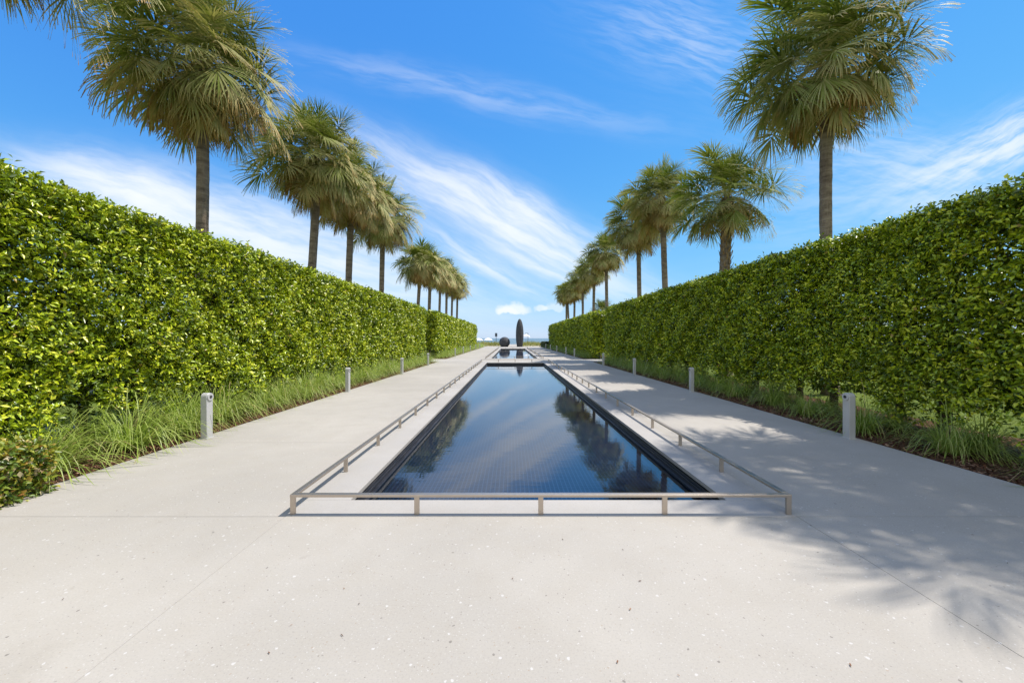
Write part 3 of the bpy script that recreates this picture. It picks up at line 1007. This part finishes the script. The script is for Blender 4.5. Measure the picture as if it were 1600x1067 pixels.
# ------------------------------------------------------------------ grass tussocks
def tussock_mesh(nb, length, wid, seed, droop=1.0, spread=0.16):
    r = np.random.default_rng(seed)
    ns = 6
    az = r.uniform(0, 2 * pi, nb); lean = np.clip(r.normal(0.60, 0.27, nb), 0.05, 1.25)
    L = length * r.uniform(0.55, 1.15, nb)
    rad = spread * np.sqrt(r.uniform(0, 1, nb)); a2 = az + r.normal(0, 0.7, nb)
    p = np.stack([rad * np.cos(a2), rad * np.sin(a2), np.full(nb, -0.03)], 1)
    d = np.stack([np.sin(lean) * np.cos(az), np.sin(lean) * np.sin(az), np.cos(lean)], 1)
    side = np.stack([-np.sin(az), np.cos(az), np.zeros(nb)], 1)
    rows = []; tn = []
    base = r.uniform(0, 0.75, nb); dryb = r.uniform(0, 1, nb) > 0.93
    base = np.where(dryb, 0.95, base)
    for i in range(ns + 1):
        w = wid * (1 - (i / ns) ** 1.8) + 0.0006
        rows.append(np.stack([p - side * w, p + side * w], 1))
        tn.append(np.clip(base + 0.12 * (i / ns), 0, 1))
        d = d + np.stack([np.zeros(nb), np.zeros(nb), -droop * (0.06 + 0.16 * i) * r.uniform(0.6, 1.4, nb)], 1)
        d = nrm(d)
        p = p + d * (L / ns)[:, None]
        p[:, 2] = np.maximum(p[:, 2], 0.01)
    V = np.stack(rows, 1).reshape(-1, 3)         # nb, ns+1, 2
    T = np.repeat(np.stack(tn, 1).reshape(-1), 2)
    F = []
    b0 = np.arange(nb) * (ns + 1) * 2
    for i in range(ns):
        a = b0 + 2 * i
        F.append(np.stack([a, a + 1, a + 3, a + 2], 1))
    return V, np.concatenate(F), T


TM = []
for s in range(7):
    V, F, T = tussock_mesh(270, 1.05, 0.0050, 100 + s, 1.0, 0.12)
    TM.append((V, F, T))
TD = {}
def tussock(x, y, var, sc, label, group):
    if var not in TD:
        V, F, T = TM[var]
        o = np_mesh('grass_tussock', V, F, M_GRASS, {'tint': T}); TD[var] = o.data
    else:
        o = bpy.data.objects.new('grass_tussock', TD[var]); COL.objects.link(o)
    o.location = (x, y, 0.0); o.rotation_euler = (0, 0, random.uniform(0, 6.28)); o.scale = (sc, sc, sc * random.uniform(0.85, 1.15))
    tag(o, label, 'ornamental grass', group)
    return o


for sx, nm, sunny in ((-1, 'left', True), (1, 'right', False)):
    gl_ = 'arching grass tussocks in the %s bed' % nm
    lab = ('sunlit pale green grass tussock in the mulch bed beside the left hedge' if sunny else
           'shaded dark green grass tussock in the mulch bed beside the right hedge')
    for row, x0 in ((0, 5.95), (1, 6.5)):
        y = 2.6 if sx > 0 else 4.55 + 0.3 * row
        first = True
        while y < 73:
            step_ = (0.98 if y < 13 else 0.96) * (1.0 if sx < 0 else (1.35 if y < 13 else 1.12))
            if not (GAP[0] - 0.45 < y < GAP[1] + 0.45):
                sc = ((1.12 if sx < 0 else 0.95) if y < 9 else 1.08) * random.uniform(0.85, 1.15) * (1.0 if sx < 0 else 0.92)
                lb = lab
                if first and sx < 0 and row == 0:
                    lb = 'long-bladed pale grass tussock right beside the variegated shrub'
                tussock(sx * (x0 + random.uniform(-0.13, 0.13)), y, random.randrange(7), sc, lb, gl_)
                first = False
            y += step_ * random.uniform(0.85, 1.15)

# loose mulch chips, fallen leaves (uncountable)
def chips(name, n, xf, yf, zf, l0, l1, mat, flat=0.35):
    x, y, z = xf(n), yf(n), zf(n)
    P = np.stack([x, y, z], 1)
    d = rng.normal(0, 1, (n, 3)); d[:, 2] *= flat; d = nrm(d)
    s = nrm(np.cross(d, np.array((0, 0, 1.0)) + rng.normal(0, 0.3, (n, 3))))
    L = rng.uniform(l0, l1, n)[:, None]; w = L * rng.uniform(0.18, 0.4, n)[:, None]
    V = np.stack([P - d * L - s * w, P + d * L - s * w, P + d * L + s * w, P - d * L + s * w], 1).reshape(-1, 3)
    b0 = np.arange(n) * 4
    F = np.stack([b0, b0 + 1, b0 + 2, b0 + 3], 1)
    return np_mesh(name, V, F, mat, {'tint': np.repeat(rng.uniform(0, 1, n), 4)})


for sx, nm in ((-1, 'left'), (1, 'right')):
    o = chips('mulch_chips', 16000, lambda n: sx * (PX + 0.03 + rng.uniform(0, 1, n) ** 1.4 * 2.2), lambda n: 1.0 + 21 * rng.uniform(0, 1, n) ** 1.6,
              lambda n: rng.uniform(-0.02, 0.03, n), 0.010, 0.032, M_CHIP)
    tag(o, 'loose red-brown bark mulch chips covering the %s bed' % nm, 'mulch', kind='stuff')
o = chips('leaf_litter', 60, lambda n: rng.uniform(-5, 5.2, n), lambda n: rng.uniform(1.2, 3.35, n), lambda n: np.full(n, 0.006), 0.004, 0.010, M_CHIP, 0.04)
tag(o, 'tiny dark bits of leaf litter scattered on the pale paving', 'leaf litter', kind='stuff')

# ------------------------------------------------------------------ sculptures
def spheroid(rx, rz, cz, zcut, n1=80, n2=64):
    q = MB(); vs = []; fs = []
    t0 = math.asin(max(-1, (zcut - cz) / rz))
    for i in range(n1 + 1):
        a = t0 + (pi / 2 - t0) * i / n1
        cr = (1 + (0.012 if i % 2 else -0.004)) if 0 < i < n1 else 1
        for j in range(n2):
            b_ = 2 * pi * j / n2
            vs.append((rx * cr * cos(a) * cos(b_), rx * cr * cos(a) * sin(b_), cz + rz * sin(a)))
    for i in range(n1):
        for j in range(n2):
            fs.append((i * n2 + j, i * n2 + (j + 1) % n2, (i + 1) * n2 + (j + 1) % n2, (i + 1) * n2 + j))
    fs.append(tuple(range(n2))[::-1])
    q.add(vs, fs)
    return q


SY = 72.6
root = empty('sculpture', (-1.50, SY, 0), 'round dark stacked-slate ball sculpture at the end of the far pool', 'sculpture')
spheroid(1.02, 1.0, 0.86, 0.05).build('stone_ball', M_SLATE, root)
q = MB(); q.tube([(0, 0, 0), (0, 0, 0.06)], [0.72, 0.7], 40); q.build('base', M_WALL, root, smooth=True)
root = empty('sculpture', (1.36, SY, 0), 'tall dark upright slate spindle sculpture at the end of the far pool', 'sculpture')
spheroid(0.73, 3.02, 2.25, 0.05, 130).build('stone_spindle', M_SLATE, root)
q = MB(); q.tube([(0, 0, 0), (0, 0, 0.06)], [0.60, 0.58], 40); q.build('base', M_WALL, root, smooth=True)

# ------------------------------------------------------------------ dune grass and beach things
n = 9000
xs_ = rng.uniform(-16, 16, n); ys_ = rng.uniform(75.2, 82, n)
kp = (xs_ < -0.75) | (xs_ > 1.2)
xs_, ys_ = xs_[kp], ys_[kp]; n = len(xs_)
zb = np.interp(ys_, [p_[0] for p_ in prof], [p_[1] for p_ in prof])
L = rng.uniform(0.45, 1.0, n) * (0.8 + 0.3 * np.sin(xs_ * 1.3) * np.sin(ys_))
az = rng.uniform(0, 2 * pi, n); ln = rng.uniform(0.1, 0.75, n)
P0 = np.stack([xs_, ys_, zb - 0.05], 1)
dd = np.stack([np.sin(ln) * np.cos(az), np.sin(ln) * np.sin(az), np.cos(ln)], 1)
sd_ = np.stack([-np.sin(az), np.cos(az), np.zeros(n)], 1) * 0.022
P1_ = P0 + dd * (L * 0.6)[:, None]; P2_ = P1_ + nrm(dd + np.array((0, 0, -0.45))) * (L * 0.5)[:, None]
V = np.stack([P0 - sd_, P0 + sd_, P1_ - sd_, P1_ + sd_, P2_ - sd_ * 0.2, P2_ + sd_ * 0.2], 1).reshape(-1, 3)
b0 = np.arange(n) * 6
F = np.concatenate([np.stack([b0, b0 + 1, b0 + 3, b0 + 2], 1), np.stack([b0 + 2, b0 + 3, b0 + 5, b0 + 4], 1)])
tag(np_mesh('dune_grass', V, F, M_OATS, {'tint': np.repeat(rng.uniform(0, 1, n), 6)}), 'yellow-green dune grass covering the low dune before the beach', 'dune grass', kind='stuff')


def umbrella(label, x, y, z0, h, r, tilt=0.0):
    root = empty('beach_umbrella', (x, y, z0), label, 'umbrella', 'white beach umbrellas')
    q = MB(); nseg = 16; vs = [(0, 0, h)]; fs = []
    for (rr, zz) in ((0.5, 0.16), (1.0, 0.55)):
        for j in range(nseg):
            a = 2 * pi * j / nseg; e_ = 1 - 0.04 * (j % 2)
            vs.append((r * rr * e_ * cos(a), r * rr * e_ * sin(a), h - zz))
    for j in range(nseg):
        fs.append((0, 1 + j, 1 + (j + 1) % nseg))
        fs.append((1 + j, 1 + nseg + j, 1 + nseg + (j + 1) % nseg, 1 + (j + 1) % nseg))
    q.add(vs, fs)
    c = q.build('canopy', M_CANVAS, root)
    q = MB(); q.tube([(0, 0, -0.3), (0, 0, h - 0.01)], [0.025, 0.022], 8); q.build('pole', M_DARK, root)
    root.rotation_euler = (0, tilt, 0)
    return root


umbrella('white beach umbrella beyond the dune, beside the left hedge end', -8.3, 95, -0.8, 2.45, 1.2)
umbrella('white beach umbrella beyond the dune, left of the post with a sign', -5.9, 94, -0.8, 2.5, 1.15)
umbrella('tilted white beach umbrella beside the tall spindle sculpture', 3.1, 94, -0.8, 3.45, 1.0, 0.12)
umbrella('white beach umbrella beyond the dune, beside the right hedge end', 12.4, 95, -0.8, 2.5, 1.2)

root = empty('sign_post', (-3.40, 80.5, 0.2), 'dark sign on a thin post rising from the dune grass', 'sign')
q = MB(); q.tube([(0, 0, 0), (0, 0, 2.1)], [0.05, 0.05], 8); q.build('post', M_DARK, root)
q = MB(); q.box(-0.24, 0.24, -0.075, -0.052, 1.75, 2.5); q.build('sign_board', M_SIGN, root, bevel=0.01)
root = empty('shower_post', (3.25, 80.0, 0.2), 'thin dark post with a short arm beside the spindle sculpture', 'post')
q = MB(); q.tube([(0, 0, 0), (0, 0, 2.5)], [0.055, 0.05], 8); q.build('post', M_DARK, root)
q = MB(); q.tube([(-0.05, 0, 2.44), (-0.55, 0, 2.46)], [0.035, 0.03], 8); q.tube([(-0.52, 0, 2.46), (-0.52, 0, 2.36)], [0.05, 0.08], 10); q.build('arm', M_DARK, root)

# grey box glimpsed under the near left hedge
root = empty('utility_box', (-7.25, 5.95, -0.03), 'blue-grey utility box half hidden beneath the left hedge', 'utility box')
q = MB(); q.box(-0.27, 0.27, -0.2, 0.2, 0, 0.20); q.build('body', M_UTIL, root, bevel=0.02)
q = MB(); q.box(-0.29, 0.29, -0.22, 0.22, 0.201, 0.24); q.build('lid', M_UTIL, root, bevel=0.015)
